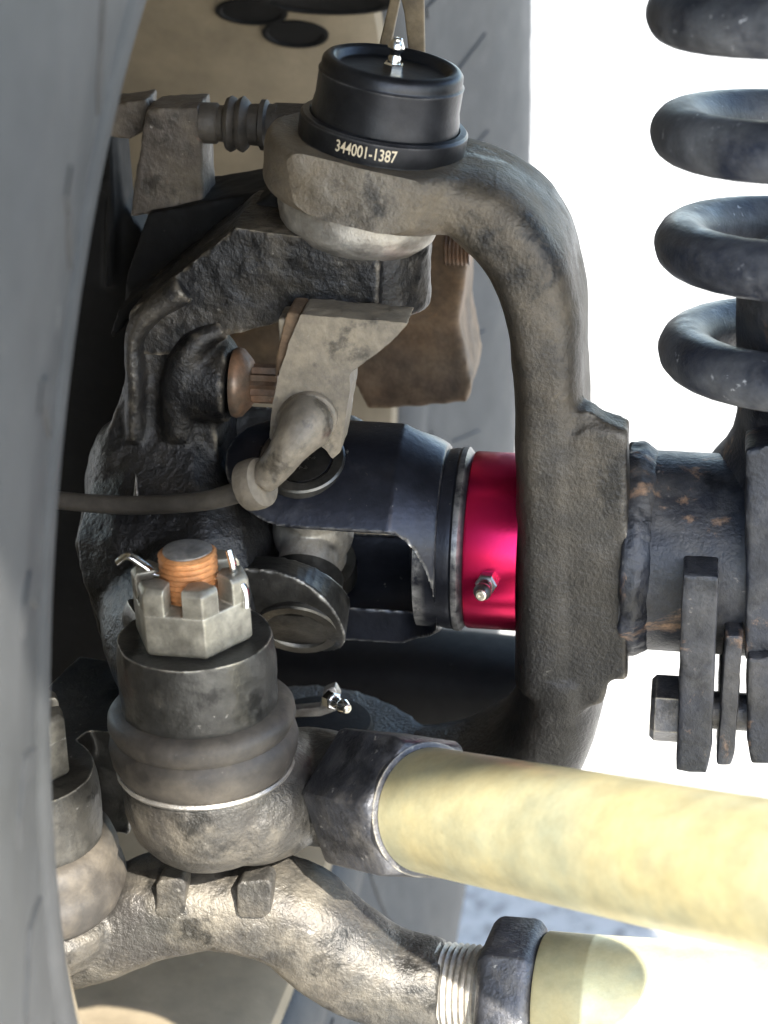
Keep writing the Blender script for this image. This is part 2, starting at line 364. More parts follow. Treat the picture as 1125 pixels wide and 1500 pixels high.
# spring axis and the tower inside the spring
SPX = P(1240, 500, 0); SS = S(SPX)
SPU = (Z * 1 - AX * .075 - N * .17).normalized()
bm = bmesh.new()
h0 = (AXC.z - SPX.z)
tower_r = 160 * SS
lathe(bm, [(tower_r + .012, h0 + .024), (tower_r + .006, h0 + .032), (tower_r + .002, h0 + .040), (tower_r, h0 + .05), (tower_r, .020), (tower_r - .003, .027), (tower_r - .012, .036), (tower_r - .026, .041), (0, .041)], SPX, SPU, 64)
cast('bump_stop_tower', bm, M['tube'], axle, vox=.0012, smooth=3, lump=.0004, lsize=.02)
# link bracket below the tube
def plate(name, px0, px1, ytop, ybot, d0, d1, mat, parent, lean=0, lump=.0005):
    bm = bmesh.new(); c0 = P(px0, ytop, d0); c1 = P(px1, ytop, d0)
    z1 = P(px0, ybot, d0).z; wv = AX * (c1 - c0).dot(AX)
    a = c0; dn = Z * (z1 - c0.z) + AX * lean * .001; bk = N * (d1 - d0) * .001
    prism(bm, [a, a + wv, a + wv + dn * .86, a + wv * .86 + dn, a + dn], bk)
    return cast(name, bm, mat, parent, vox=.0009, smooth=3, lump=lump, lsize=.012)
plate('bracket_plate', 1000, 1053, 842, 1132, -44, 20, M['tube'], axle, lean=1.5)
plate('bracket_plate', 1062, 1089, 930, 1122, -40, 20, M['tube'], axle)
bm = bmesh.new(); pprism(bm, [(1092, 660), (1180, 640), (1180, 965), (1092, 965)], -37, -20); cast('perch_gusset', bm, M['tube'], axle, vox=.001, smooth=4, lump=.0005)
# ================================================================== control arm / bracket bolt
arm = thing('control_arm', 'thick grey link eye bolted beside the axle bracket plates', 'control arm', P(1120, 1120, -30))
bm = bmesh.new()
BC = P(1040, 1036, -34)
pprism(bm, [(1096, 965), (1190, 960), (1190, 1120), (1100, 1120), (1094, 1080)], -42, 4)
cast('bushing_sleeve', bm, M['tube'], arm, vox=.0009, smooth=3, lump=.0005)
bm = bmesh.new(); hexa(bm, P(953, 1036, -30), AX, .0108, [(.86, 0), (1, .0015), (1, .0105), (1, .013)], rot=R(15), spin=-N)
bolt = thing('bracket_bolt', 'hexagon head bolt with washer through the axle bracket', 'bolt', P(970, 1085, -30))
obj('bolt_head', bm, M['jam'], bolt, 25)
bm = bmesh.new(); lathe(bm, [(.0135, 0), (.0140, .0006), (.0140, .0028), (.0135, .0034)], P(998, 1036, -30), AX, 48); obj('washer', bm, M['tube'], bolt)
bm = bmesh.new(); lathe(bm, [(.006, 0), (.006, .05)], P(990, 1036, -30), AX, 24); obj('shank', bm, M['jam'], bolt)

# ================================================================== coil spring
spring = thing('coil_spring', 'dark blue-black coil spring with pale paint chips', 'spring', SPX + SPU * (h0 + .034))
bm = bmesh.new(); pts = []
wr = 41 * SS; cr = 276 * SS - wr * 1.0
PIT = .0362
# left extreme of a coil at photo y=510: find its height
zl = P(972, 508, 0).z - SPX.z
e1_, e2_ = AX, N
for k in range(-12, 170):
    th = math.pi + 2 * math.pi * k / 36.0
    h = zl + PIT * k / 36.0
    h = max(h, h0 + .042)
    p = SPX + SPU * h + (e1_ * math.cos(th) - e2_ * math.sin(th) * -1) * cr
    pts.append((p.x, p.y, p.z, wr, wr))
tube(bm, pts, seg=28, n=1, side=SPU)
obj('coil', bm, M['spring'], spring)

# ================================================================== upper ball joint
ubj = thing('upper_ball_joint', 'satin black ball joint with bright grease fitting on top', 'ball joint', BJ)
r0 = 106 * SB; rc = 123 * SB
bm = bmesh.new()
H = (P(577, 91, 0) - BJ).length
lathe(bm, [(rc, -.001), (rc + .0002, .0005), (rc + .0002, .0057), (rc - .0005, .0065), (r0 + .0012, .0067), (r0 + .0004, .0058)], BJ, BU, 96)
collar = obj('collar', bm, M['joint'], ubj, 30)
bm = bmesh.new()
lathe(bm, [(r0 + .0008, .004), (r0 + .0006, .009), (r0, .012), (r0, H - .0058), (r0 + .0002, H - .0045), (r0 - .0003, H - .0040), (r0 - .0004, H - .0034), (r0 - .0006, H - .0012), (r0 - .0016, H), (r0 - .0034, H + .0004), (r0 - .0046, H - .0004), (r0 - .0052, H - .0022), (r0 - .0062, H - .0027), (.004, H - .0022), (0, H - .0022)], BJ, BU, 96)
capo = obj('cap', bm, M['joint'], ubj, 50)
fitting(ubj, BJ + BU * (H - .0028), BU, 15.5 * SB, M['chrome'], M['chrome'], spin=-N)
# serial number wrapped round the collar
cu = bpy.data.curves.new('serial', 'FONT'); cu.body = '344001-1387'; cu.size = 1; cu.align_x = 'CENTER'; cu.extrude = 0.0; cu.offset = .012
to = bpy.data.objects.new('serial', cu); COL.objects.link(to); dg = bpy.context.evaluated_depsgraph_get(); dg.update()
me = bpy.data.meshes.new_from_object(to.evaluated_get(dg)); bpy.data.objects.remove(to)
wd = max(v.co.x for v in me.vertices) - min(v.co.x for v in me.vertices)
fr = (-N - BU * (-N).dot(BU)).normalized(); sd = BU.cross(fr)
if sd.dot(AX) < 0: sd = -sd
span = R(42); a0 = R(-4)
th_ = .0035
hmax = max(v.co.y for v in me.vertices)
for v in me.vertices:
    an = a0 + v.co.x / wd * span; hh = .0012 + v.co.y / hmax * th_
    v.co = BJ + BU * hh + (fr * math.cos(an) + sd * math.sin(an)) * (rc + .00032)
me.name = 'serial_number'; so_ = bpy.data.objects.new('serial_number', me); COL.objects.link(so_)
me.materials.clear(); me.materials.append(M['ink']); adopt(so_, collar)
# housing below the ring
bm = bmesh.new(); lathe(bm, [(.0255, -.016), (.0255, -.0225), (.0242, -.0270), (.0210, -.0308), (.0165, -.0332), (.0120, -.035), (.010, -.044)], BJ - AX * .0035, BU, 64)
obj('lower_housing', bm, M['silver'], ubj, 60, label='scuffed silver underside of the ball joint')

# ================================================================== steering knuckle
kn = thing('steering_knuckle', 'pitted black cast steering knuckle with angular top arm', 'steering knuckle', P(285, 1075, -60))
bm = bmesh.new()
sB = S(P(550, 380, 0))
kt, kb = P(551, 333, 2), P(545, 441, 2)
lathe(bm, [(.0175, 0), (.0178, .002), (.0178, (kt - kb).length)], kb, (kt - kb), 48)
pprism(bm, [(347, 330), (470, 344), (556, 357), (556, 474), (470, 466), (425, 470), (395, 480), (330, 490), (270, 520), (200, 520), (183, 490), (190, 458)], -18, 24)
top_n = (P(556, 360, -17) - P(347, 333, -17)).cross(N).normalized()
if top_n.z < 0: top_n = -top_n
cast('upper_arm', bm, M['knuckle'], kn, vox=.0009, smooth=4, lump=.0011, lsize=.010, cuts=((P(400, 340, -17), top_n),), label='angular rough cast arm under the ball joint')
bm = bmesh.new()
pprism(bm, [(200, 480), (290, 480), (330, 495), (298, 505), (290, 640), (181, 640), (183, 500)], -16, 22)
# raised rim of the plate
ptube(bm, [(198, 640, -17, 15, 5), (200, 560, -17, 15, 6), (203, 478, -17, 16, 6), (272, 420, -17, 24, 6)], n=6)
ptube(bm, [(262, 640, -17, 24, 5), (262, 560, -17, 24, 7), (285, 505, -17, 22, 6), (330, 480, -16, 16, 4)], n=6)
ball(bm, P(300, 548, -8), .013, (1, 1, 1.3))
lathe(bm, [(.0125, -.014), (.0125, .0005)], P(335, 560, -12), AX, 40)
# hub carrier and lower body
pprism(bm, [(182, 560), (300, 560), (318, 640), (322, 700), (345, 760), (360, 1000), (165, 1000), (130, 880), (108, 800), (125, 720)], -17, 26)
fa, fb_ = [], []
for y_, d_, xl, xr in ((590, -15, 186, 296), (640, -18, 172, 316), (690, -25, 142, 321), (740, -33, 122, 342), (790, -41, 109, 358), (850, -46, 118, 369), (905, -48, 140, 372), (960, -48, 172, 364), (1006, -47, 204, 346)):
    m_ = (xl + xr) / 2; fa.append([bm.verts.new(P(x_, y_, dd)) for x_, dd in ((xl, d_ + 7), (xl + (m_ - xl) * .45, d_), (xr - (xr - m_) * .45, d_), (xr, d_ + 7))])
    fb_.append([bm.verts.new(v_.co + N * ((12 - dd) * .001)) for v_, dd in zip(fa[-1], (d_ + 7, d_, d_, d_ + 7))])
nr = len(fa)
for i_ in range(nr - 1):
    for k_ in range(3):
        bm.faces.new((fa[i_][k_], fa[i_][k_ + 1], fa[i_ + 1][k_ + 1], fa[i_ + 1][k_])); bm.faces.new((fb_[i_][k_], fb_[i_ + 1][k_], fb_[i_ + 1][k_ + 1], fb_[i_][k_ + 1]))
    for k_ in (0, 3): bm.faces.new((fa[i_][k_], fa[i_ + 1][k_], fb_[i_ + 1][k_], fb_[i_][k_]))
for i_ in (0, nr - 1):
    for k_ in range(3): bm.faces.new((fa[i_][k_], fb_[i_][k_], fb_[i_][k_ + 1], fa[i_][k_ + 1]))
ball(bm, P(235, 690, -6), .020, (1.1, .8, 1.2)); ball(bm, P(196, 715, -10), .016, (1, .9, 1.6))
ptube(bm, [(244, 850, -30, 112, 18), (262, 940, -56, 110, 20), (288, 1010, -80, 96, 15)], sup=2.4)
cast('knuckle_casting', bm, M['knuckle'], kn, vox=.0011, smooth=9, lump=.0008, lsize=.012)
# tapered boss that takes the tie rod end
TA = P(285, 931, -86); TB = P(306, 1165, -86); TU = (TA - TB).normalized(); ST = S(TA); rb = 114 * ST
bm = bmesh.new()
lathe(bm, [(rb * 1.0, -.026), (rb * 1.03, -.021), (rb * 1.03, -.008), (rb * 1.0, -.001), (rb * .985, .001)], TA, TU, 72)
ptube(bm, [(225, 900, -60, 50, 10), (250, 950, -82, 60, 8)], n=6)
cast('tie_rod_boss', bm, M['boss'], kn, vox=.0008, smooth=2, lump=.0007, lsize=.012, cuts=((TA, TU + AX * .01),))
# hub bolt
hb = thing('hub_bolt', 'rusty twelve-point flange bolt in the steering knuckle', 'bolt', P(345, 600, -12))
hc = P(343, 560, -12); sh = S(hc)
bm = bmesh.new(); lathe(bm, [(50 * sh, 0), (52 * sh, .0012), (50 * sh, .0028), (36 * sh, .0055), (30 * sh, .0062)], hc, AX, 48); obj('flange', bm, M['rustbolt'], hb, 40)
bm = bmesh.new(); pr = []
u, v, d = frame(AX)
ring = lambda h, k: [bm.verts.new(hc + AX * h + (u * math.cos(t_) + v * math.sin(t_)) * sh * k * (29 if i % 2 else 23)) for i, t_ in enumerate(2 * math.pi * j / 24 for j in range(24))]
rs = [ring(.004, 1), ring(.0138, 1), ring(.0145, .92)]
for a_, b_ in zip(rs, rs[1:]):
    for k in range(24): bm.faces.new((a_[k], a_[(k + 1) % 24], b_[(k + 1) % 24], b_[k]))
bm.faces.new(rs[-1]); bm.faces.new(list(reversed(rs[0]))); obj('bolt_head', bm, M['rustbolt'], hb, 20)

# ================================================================== wheel speed sensor with cable
sn = thing('speed_sensor', 'weathered grey plastic wheel speed sensor with elbow and cable', 'sensor', P(455, 665, -38))
bm = bmesh.new()
pprism(bm, [(440, 461), (598, 474), (582, 494), (512, 549), (513, 568), (508, 600), (498, 664), (486, 674), (478, 660), (440, 640), (404, 662), (394, 640), (399, 590), (412, 535), (424, 500)], -40, -24)
box(bm, P(470, 478, -30), AX * .012, N * .006, Z * .004)
cast('sensor_body', bm, M['sensor'], sn, vox=.0006, smooth=3, lump=.0004, lsize=.008, cuts=((P(500, 520, -39.4), -N),))
bm = bmesh.new(); pprism(bm, [(420, 458), (441, 459), (428, 500), (413, 538), (402, 560), (404, 520)], -37, -22)
cast('mounting_lug', bm, M['rusty'], sn, vox=.0007, smooth=3, lump=.0004)
bm = bmesh.new(); q = [(452, 608, -36, 42, 9.8), (446, 624, -45, 40, 9.2), (425, 655, -50, 29, 6.6), (398, 690, -50, 24, 5.4), (384, 704, -50, 22, 5.0)]
ptube(bm, q, n=8); cast('elbow', bm, M['sensor'], sn, vox=.0006, smooth=3, lump=.0004, lsize=.008)
bm = bmesh.new(); ge = P(374, 709, -50); gd = (P(398, 690, -52) - P(370, 712, -50)).normalized()
lathe(bm, [(24 * sh, -.0035), (36 * sh, -.003), (37 * sh, -.001), (37 * sh, .001), (35 * sh, .0028), (28 * sh, .0032)], ge, (gd * .75 + AX * .55 - N * .2), 40)
obj('grommet', bm, M['sensor'], sn, 50)
bm = bmesh.new(); ptube(bm, [(372, 712, -50, 17, 4), (345, 722, -50, 16, 3.8), (290, 735, -48, 14, 3.3), (180, 740, -40, 13.5, 3.2), (60, 730, -34, 13, 3.1), (-40, 715, -30, 13, 3.1)], n=8)
obj('cable', bm, M['cable'], sn)

# ================================================================== axle shaft with universal joint
CX = onaxle(459); SX = S(CX)
EL1, EL2 = R(60), R(-31)
def rad(el): return -N * math.cos(el) + Z * math.sin(el)
def sector(bm, ctr, el0, s_w, r0, r1, na=24):
    """curved ear: s_w = list of (position along the axle, half angle); r0<r1 radii"""
    outer, inner = [], []
    for s_, wd_, *rx in s_w:
        r1_ = rx[0] if rx else r1
        outer.append([bm.verts.new(ctr + AX * s_ + rad(el0 + wd_ * (2 * k / na - 1)) * r1_) for k in range(na + 1)])
        inner.append([bm.verts.new(ctr + AX * s_ + rad(el0 + wd_ * (2 * k / na - 1)) * r0) for k in range(na + 1)])
    m_ = len(s_w)
    for i in range(m_ - 1):
        for k in range(na):
            bm.faces.new((outer[i][k], outer[i + 1][k], outer[i + 1][k + 1], outer[i][k + 1]))
            bm.faces.new((inner[i][k], inner[i][k + 1], inner[i + 1][k + 1], inner[i + 1][k]))
        for k in (0, na):
            bm.faces.new((outer[i][k], inner[i][k], inner[i + 1][k], outer[i + 1][k]))
    for i in (0, m_ - 1):
        for k in range(na): bm.faces.new((outer[i][k], outer[i][k + 1], inner[i][k + 1], inner[i][k]))
shaft = thing('axle_shaft', 'black axle shaft with universal joint between two forked yokes', 'axle shaft', CX - Z * .038)
def sx(px): return (onaxle(px) - CX).dot(AX)
RO, RI = .0385, .0265
sL, sT, sB_ = sx(352), sx(600), sx(662)
def ear_profile(s0, s1, wmax, s2=None, wfull=R(89)):
    out = []; rr = RO * wmax                                   # rounding length at the free end
    for k in range(13):
        a_ = k / 12 * math.pi / 2; out.append((s0 + (1 - math.cos(a_)) * rr * (1 if s1 > s0 else -1), max(R(3), wmax * math.sin(a_))))
    if s2 is None: out.append((s1, wmax)); return out
    out.append((s1, wmax))
    for k in range(1, 10):
        a_ = k / 9 * math.pi / 2; out.append((s1 + (s2 - s1) * math.sin(a_), wmax + (wfull - wmax) * (1 - math.cos(a_)), RO - (RO - .0305) * math.sin(a_)))
    return out
bm = bmesh.new()
for e_ in (EL1, EL1 + math.pi): sector(bm, CX, e_, ear_profile(sL, sT - .002, R(35), sB_ - .002), RI, RO)
fork = cast('inner_fork', bm, M['shaft'], shaft, vox=.0007, smooth=2, lump=.0002, lsize=.02)
# shoulder chamfer and hub of the fork
bm = bmesh.new()
lathe(bm, [(.020, sB_ - .011), (.0255, sB_ - .0095), (.0290, sB_ - .0095), (.0290, sB_ - .006), (.0290, sB_ - .002), (.0295, sB_ + .0005), (.0295, sB_ + .002), (.0300, sB_ + .0028), (.0300, sB_ + .0045), (.0288, sB_ + .0055), (.0255, sx(700)), (.018, sx(702)), (.018, sx(820))], CX, AX, 96)
obj('fork_hub', bm, M['shaft'], shaft, 25)
bm = bmesh.new()
for e_ in (EL2, EL2 + math.pi): sector(bm, CX, e_, [(-q_[0], q_[1]) for q_ in ear_profile(-sx(528), .03, R(36), .052)], RI, RO + .001)
cast('outer_fork', bm, M['ear'], shaft, vox=.0007, smooth=2, lump=.0003, lsize=.012)
bm = bmesh.new()
for e_ in (EL1, EL2): lathe(bm, [(.0088, -.030), (.0088, -.017), (.0098, -.0165), (.0098, .0165), (.0088, .017), (.0088, .030)], CX, rad(e_), 40)
ball(bm, CX, .0135)
cast('joint_cross', bm, M['silver'], shaft, vox=.0007, smooth=3, lump=.0002)
for e_ in (EL1, EL2):
    for s_ in (1, -1):
        bm = bmesh.new(); lathe(bm, [(.0125, .018), (.0125, .0265), (.0115, .027)], CX, rad(e_) * s_, 40); obj('bearing_cup', bm, M['cap'], shaft)
for e_, mt_ in ((EL1, 'shaft'), (EL2, 'cap')):
    d = rad(e_); bm = bmesh.new()
    q = RO - .0010
    lathe(bm, [(.0138, q - .004), (.0138, q + .0012), (.0132, q + .0018), (.0102, q + .0018), (.0098, q + .0014), (.0094, q + .0006), (0, q + .0006)], CX, d, 64)
    c_ = obj('joint_cap', bm, M['cap'], shaft, 30)
    bm = bmesh.new(); lathe(bm, [(.0090, q + .0002), (.0090, q + .0010), (.0086, q + .0012), (0, q + .0012)], CX, d, 48); ce = obj('cap_face', bm, M['capdark'], c_, 30)
    bm = bmesh.new(); u, v, d = frame(d); random.seed(int(e_ * 100))
    for gx in range(-2, 3):                                     # stamped marks, too worn to read
        for gy in (-1, 0, 1):
            if abs(gx) + abs(gy) > 2 or random.random() < .2: continue
            for k in range(3):
                a_ = random.choice((0, 1.57, .8, 2.3)); dd = u * math.cos(a_) + v * math.sin(a_)
                o_ = CX + d * (q + .00125) + u * (gx * .0019 + random.uniform(-.0004, .0004)) + v * (gy * .0034 + random.uniform(-.0006, .0006))
                box(bm, o_, dd * .00055, d.cross(dd) * .00014, d * .00012)
    obj('stamped_mark', bm, M['cap'], ce, 20)

# ================================================================== red seal collar
SR = S(onaxle(722)); rr = 130 * SR
seal = thing('seal_ring', 'shiny red anodised seal ring with grease fitting around the axle shaft', 'seal ring', onaxle(722) - Z * rr)
bm = bmesh.new(); L0 = sx(689); L1 = sx(766)
ringlathe(bm, [(.0200, L0 + .001), (.0200, L1), (rr, L1), (rr, L0 + .0012), (rr - .0003, L0 + .0005), (rr - .0010, L0), (.022, L0)], CX, AX, 128)
obj('ring', bm, M['red'], seal, 30)
fd = (rad(R(2)) - AX * .10).normalized()
fitting(seal, CX + AX * sx(727) + rad(R(-2)) * rr, fd, 16 * SR, M['fit'], M['brass'], spin=AX)

# ================================================================== lower ball joint
lb = thing('lower_ball_joint', 'black lower ball joint flange with small grease fitting in the shadow', 'ball joint', P(480, 1120, 0))
bm = bmesh.new(); lathe(bm, [(.018, -.012), (.018, 0), (.017, .002), (.010, .003), (0, .003)], P(470, 1062, -2), Z, 48); obj('flange', bm, M['black'], lb)
bm = bmesh.new(); prism(bm, [P(x, y, -20) for x, y in ((425, 1040), (468, 1036), (474, 1012), (490, 1006), (498, 1020), (492, 1042), (470, 1050), (425, 1052))], N * .004); obj('fitting_tab', bm, M['silver'], lb, bevel=.0006)
fitting(lb, P(483, 1024, -22), (AX * .72 - N * .68 + Z * .04), 14 * SR, M['chrome'], M['brass'], spin=Z)

# ================================================================== tie rod with end, upper one
def hexnut_castle(parent, A, U, r, h, mat):
    bm = bmesh.new()
    seg = 48; ri = r * .50
    # body of the nut up to the slot floor, then six merlons
    u_, v_, d_ = frame(U); sp = (-N - d_ * (-N).dot(d_)).normalized(); v_ = d_.cross(sp)
    hexa(bm, A, U, r, [(.93, 0), (1, .06 * h), (1, .62 * h)], spin=sp, rot=R(24))
    for k in range(6):
        a0_ = R(24) + math.pi / 3 * k
        # corner merlon between two slots (slots sit in the middle of each flat)
        c0 = lambda an, rad_: sp * math.cos(an) * rad_ + v_ * math.sin(an) * rad_
        mid = r * math.cos(R(30)); sw = r * .15
        cor = c0(a0_, r); pm = c0(a0_ - R(30), mid); pp = c0(a0_ + R(30), mid)
        tm = (cor - pm).normalized(); tp = (cor - pp).normalized()
        nm = pm.normalized(); np_ = pp.normalized()
        poly = [cor, pm + tm * sw, pm + tm * sw - nm * (mid - ri), pp + tp * sw - np_ * (mid - ri), pp + tp * sw]
        lo = [bm.verts.new(A + p_ + d_ * h * .60) for p_ in poly]; sc = [.985, 1, 1, 1, 1]
        mi = [bm.verts.new(A + p_ + d_ * h * .93) for p_ in poly]
        hi = [bm.verts.new(A + p_ * (.9 if j in (0,) else .955 if j in (1, 4) else 1.) + d_ * h) for j, p_ in enumerate(poly)]
        for a_, b_ in ((lo, mi), (mi, hi)):
            for j in range(5): bm.faces.new((a_[j], a_[(j + 1) % 5], b_[(j + 1) % 5], b_[j]))
        bm.faces.new(list(reversed(lo))); bm.faces.new(hi)
    return obj('castle_nut', bm, mat, parent, 25, bevel=.0005)
def stud(parent, A, U, r, h, mat, topmat):
    bm = bmesh.new(); pr = [(r * .9, -.004)]
    y = .0
    while y < h - .0012:
        pr += [(r * .90, y), (r, y + .0007), (r * .90, y + .0014)]; y += .0017
    pr += [(r * .93, h - .0008), (r * .80, h)]
    lathe(bm, pr, A, U, 40); s_ = obj('threaded_stud', bm, mat, parent, 60)
    bm = bmesh.new(); lathe(bm, [(r * .84, h - .0012), (r * .84, h + .0002), (r * .72, h + .0007), (0, h + .0008)], A, U, 40, wob=.04); obj('stud_end', bm, topmat, s_, 50)
    return s_
tr = thing('tie_rod', 'upper gold zinc tie rod with castle nut, dusty boot and hex jam nut', 'tie rod', P(310, 1280, -86))
hexnut_castle(tr, TA + TU * .0002, TU, 90 * ST, .0215, M['nut'])
stud(tr, TA + TU * .004, TU, 43 * ST, .0238, M['stud'], M['studtop'])
# cotter pin through the slots
bm = bmesh.new(); c = TA + TU * .0195; sdv = (AX - TU * AX.dot(TU)).normalized(); fv = TU.cross(sdv)
if fv.dot(N) > 0: fv = -fv
for pth in ([c - sdv * .021 + TU * .004, c - sdv * .0175 + TU * .006, c - sdv * .013 + TU * .003, c - sdv * .008, c + sdv * .008, c + sdv * .0125 + TU * .0005, c + sdv * .0135 + TU * .004 + fv * .001, c + sdv * .0125 + TU * .0085],
            [c + sdv * .010, c + sdv * .0150 + fv * .002, c + sdv * .0170 + fv * .003 - TU * .003, c + sdv * .0172 + fv * .0035 - TU * .008]):
    tube(bm, [(*p_, .0011, .0017) for p_ in pth], seg=12, n=6)
obj('cotter_pin', bm, M['chrome'], tr, 50)
# rubber boot
bm = bmesh.new()
lathe(bm, [(.0225, -.0215), (.0262, -.0225), (.0280, -.0245), (.0283, -.0270), (.0272, -.0295), (.0268, -.0302), (.0280, -.0318), (.0286, -.0345), (.0280, -.0385), (.0264, -.0420), (.0258, -.0428)], TA, TU, 72)
boot = obj('boot', bm, M['boot'], tr, 60)
bm = bmesh.new(); ringlathe(bm, [(.0245, -.0425), (.0266, -.0424), (.0271, -.0432), (.0266, -.0441), (.0245, -.0442)], TA, TU, 72); obj('boot_ring', bm, M['silver'], boot, 60)
# forged end: ball housing and neck towards the rod
RA, RB = P(600, 1181, -92), P(1125, 1284, -188); RU = (RB - RA).normalized(); rA = 91 * S(RA); rB = 114 * S(RB)
def onrod(px):
    k = (px - 562.5) / F; a_ = RA - CAM; t_ = (k * a_.dot(FWD) - a_.x) / (RU.x - k * RU.dot(FWD)); return RA + RU * t_
bm = bmesh.new()
lathe(bm, [(.0245, -.0432), (.0258, -.0450), (.0262, -.0500), (.0256, -.0570), (.0235, -.0640), (.0190, -.0700), (.0125, -.0735), (0, -.0745)], TA, TU, 72)
nk = [onrod(535), onrod(450), (TA - TU * .056) + sdv * .012, (TA - TU * .056)]
tube(bm, [(*nk[0], .0182, .0182), (*nk[1], .0190, .0180), (*nk[2], .0195, .020), (*nk[3], .015, .018)], n=8)
cast('tie_rod_end', bm, M['tierod'], tr, vox=.0009, smooth=4, lump=.0006, lsize=.012)
bm = bmesh.new(); q = onrod(622); ln = (onrod(622) - onrod(524)).length; rj = 115 * S(onrod(560))
hexa(bm, onrod(524), RU, rj, [(.84, 0), (.97, .0025), (1, .005), (1, ln * .9), (.95, ln), (.89, ln + .001)], rot=R(8), spin=Z)
jam = obj('jam_nut', bm, M['jam'], tr, 25, bevel=.0009)
bm = bmesh.new(); lathe(bm, [(rj * .84, ln - .001), (rj * .84, ln + .0012), (rj * .78, ln + .0016)], onrod(524), RU, 48); obj('nut_collar', bm, M['jam'], jam)
bm = bmesh.new(); LR = (onrod(1250) - onrod(628)).length
lathe(bm, [(rA, 0), (rA, .0006), (rA + (rB - rA) * .5, LR * .5), (rB, LR)], onrod(628), RU, 96); obj('tie_rod_tube', bm, M['gold'], tr, 40, label='yellow zinc plated tube')

# ================================================================== lower rod (drag link) with its forged arm
dl = thing('drag_link', 'lower rod with curved forged arm, threaded end, black nut and gold tube', 'drag link', P(300, 1400, -78))
bm = bmesh.new()
lathe(bm, [(.026, -.047), (.0285, -.050), (.0275, -.056), (.023, -.063), (.015, -.068), (0, -.069)], P(24, 1128, -88), (P(24, 1128, -88) - P(48, 1340, -88)), 56)
ptube(bm, [(60, 1402, -84, 44, 16), (150, 1368, -82, 58, 17), (235, 1325, -80, 72, 17), (330, 1318, -79, 66, 17), (425, 1338, -78, 74, 17), (495, 1392, -78, 74, 17), (560, 1428, -78, 68, 16), (628, 1444, -78, 66, 15.5), (650, 1446, -78, 62, 15)], sup=2.6, seg=40)
cast('forged_arm', bm, M['tierod'], dl, vox=.0009, smooth=5, lump=.0006, lsize=.012)
for x0, y0, x1, y1 in ((347, 1292, 398, 1346), (228, 1290, 272, 1346)):   # raised forging pads
    bm = bmesh.new(); pprism(bm, [(x0 + 6, y0), (x1 - 6, y0 - 4), (x1, y0 + 6), (x1 - 2, y1 - 8), (x1 - 12, y1), (x0 + 8, y1), (x0, y1 - 8), (x0, y0 + 6)], -96.6, -88)
    cast('forging_pad', bm, M['tierod'], dl, vox=.0006, smooth=4, lump=.0003)
DA, DB = P(640, 1446, -78), P(1125, 1490, -92); DU = (DB - DA).normalized()
def onlink(px):
    k = (px - 562.5) / F; a_ = DA - CAM; t_ = (k * a_.dot(FWD) - a_.x) / (DU.x - k * DU.dot(FWD)); return DA + DU * t_
sD = S(DA); bm = bmesh.new(); pr = [(60 * sD, 0)]; y = 0.; LT = (onlink(725) - onlink(640)).length
while y < LT: pr += [(62 * sD, y), (67 * sD, y + .0009), (62 * sD, y + .0018)]; y += .0020
lathe(bm, pr, onlink(640), DU, 64); obj('thread', bm, M['silver'], dl, 60)
bm = bmesh.new(); ln = (onlink(796) - onlink(716)).length; rj = 113 * S(onlink(750))
hexa(bm, onlink(716), DU, rj, [(.88, 0), (.98, .002), (1, .004), (1, ln - .004), (.98, ln - .002), (.88, ln)], rot=R(28), spin=Z); obj('jam_nut', bm, M['jam'], dl, 25, bevel=.0009)
bm = bmesh.new(); LR = (onlink(1300) - onlink(800)).length; q = 96 * S(onlink(800))
lathe(bm, [(q * .97, 0), (q, .0008), (q, .015), (q * 1.004, .0152), (q * 1.004, .0165), (q, .0167), (q * 1.1, LR)], onlink(797), DU, 96); obj('link_tube', bm, M['gold'], dl, 40)
# its ball end at the far left, boot and nut
LA, LB = P(24, 1128, -88), P(48, 1340, -88); LU = (LA - LB).normalized(); sl_ = S(LA); rl = 112 * sl_
hexnut_castle(dl, LA + LU * .0002, LU, 84 * sl_, .0210, M['nut'])
stud(dl, LA + LU * .003, LU, 34 * sl_, .024, M['stud'], M['studtop'])
bm = bmesh.new(); lathe(bm, [(.0245, -.0225), (.0275, -.0245), (.0290, -.029), (.0283, -.0325), (.0300, -.035), (.0308, -.039), (.0295, -.044), (.0265, -.0475), (.020, -.049)], LA, LU, 64); obj('boot', bm, M['boot'], dl, 60)
# the boss that takes it belongs to the knuckle
bm = bmesh.new(); lathe(bm, [(rl * 1.0, -.026), (rl * 1.06, -.022), (rl * 1.06, -.006), (rl, .001)], LA, LU, 64)
ptube(bm, [(170, 985, -15, 55, 14), (100, 1060, -50, 60, 14), (45, 1150, -82, 60, 9)], n=8)
pprism(bm, [(95, 1000), (200, 990), (196, 1120), (188, 1225), (150, 1215), (100, 1120)], -62, -30)
cast('drag_link_boss', bm, M['boss'], kn, vox=.0009, smooth=2, lump=.0006, lsize=.012, cuts=((LA, LU),))

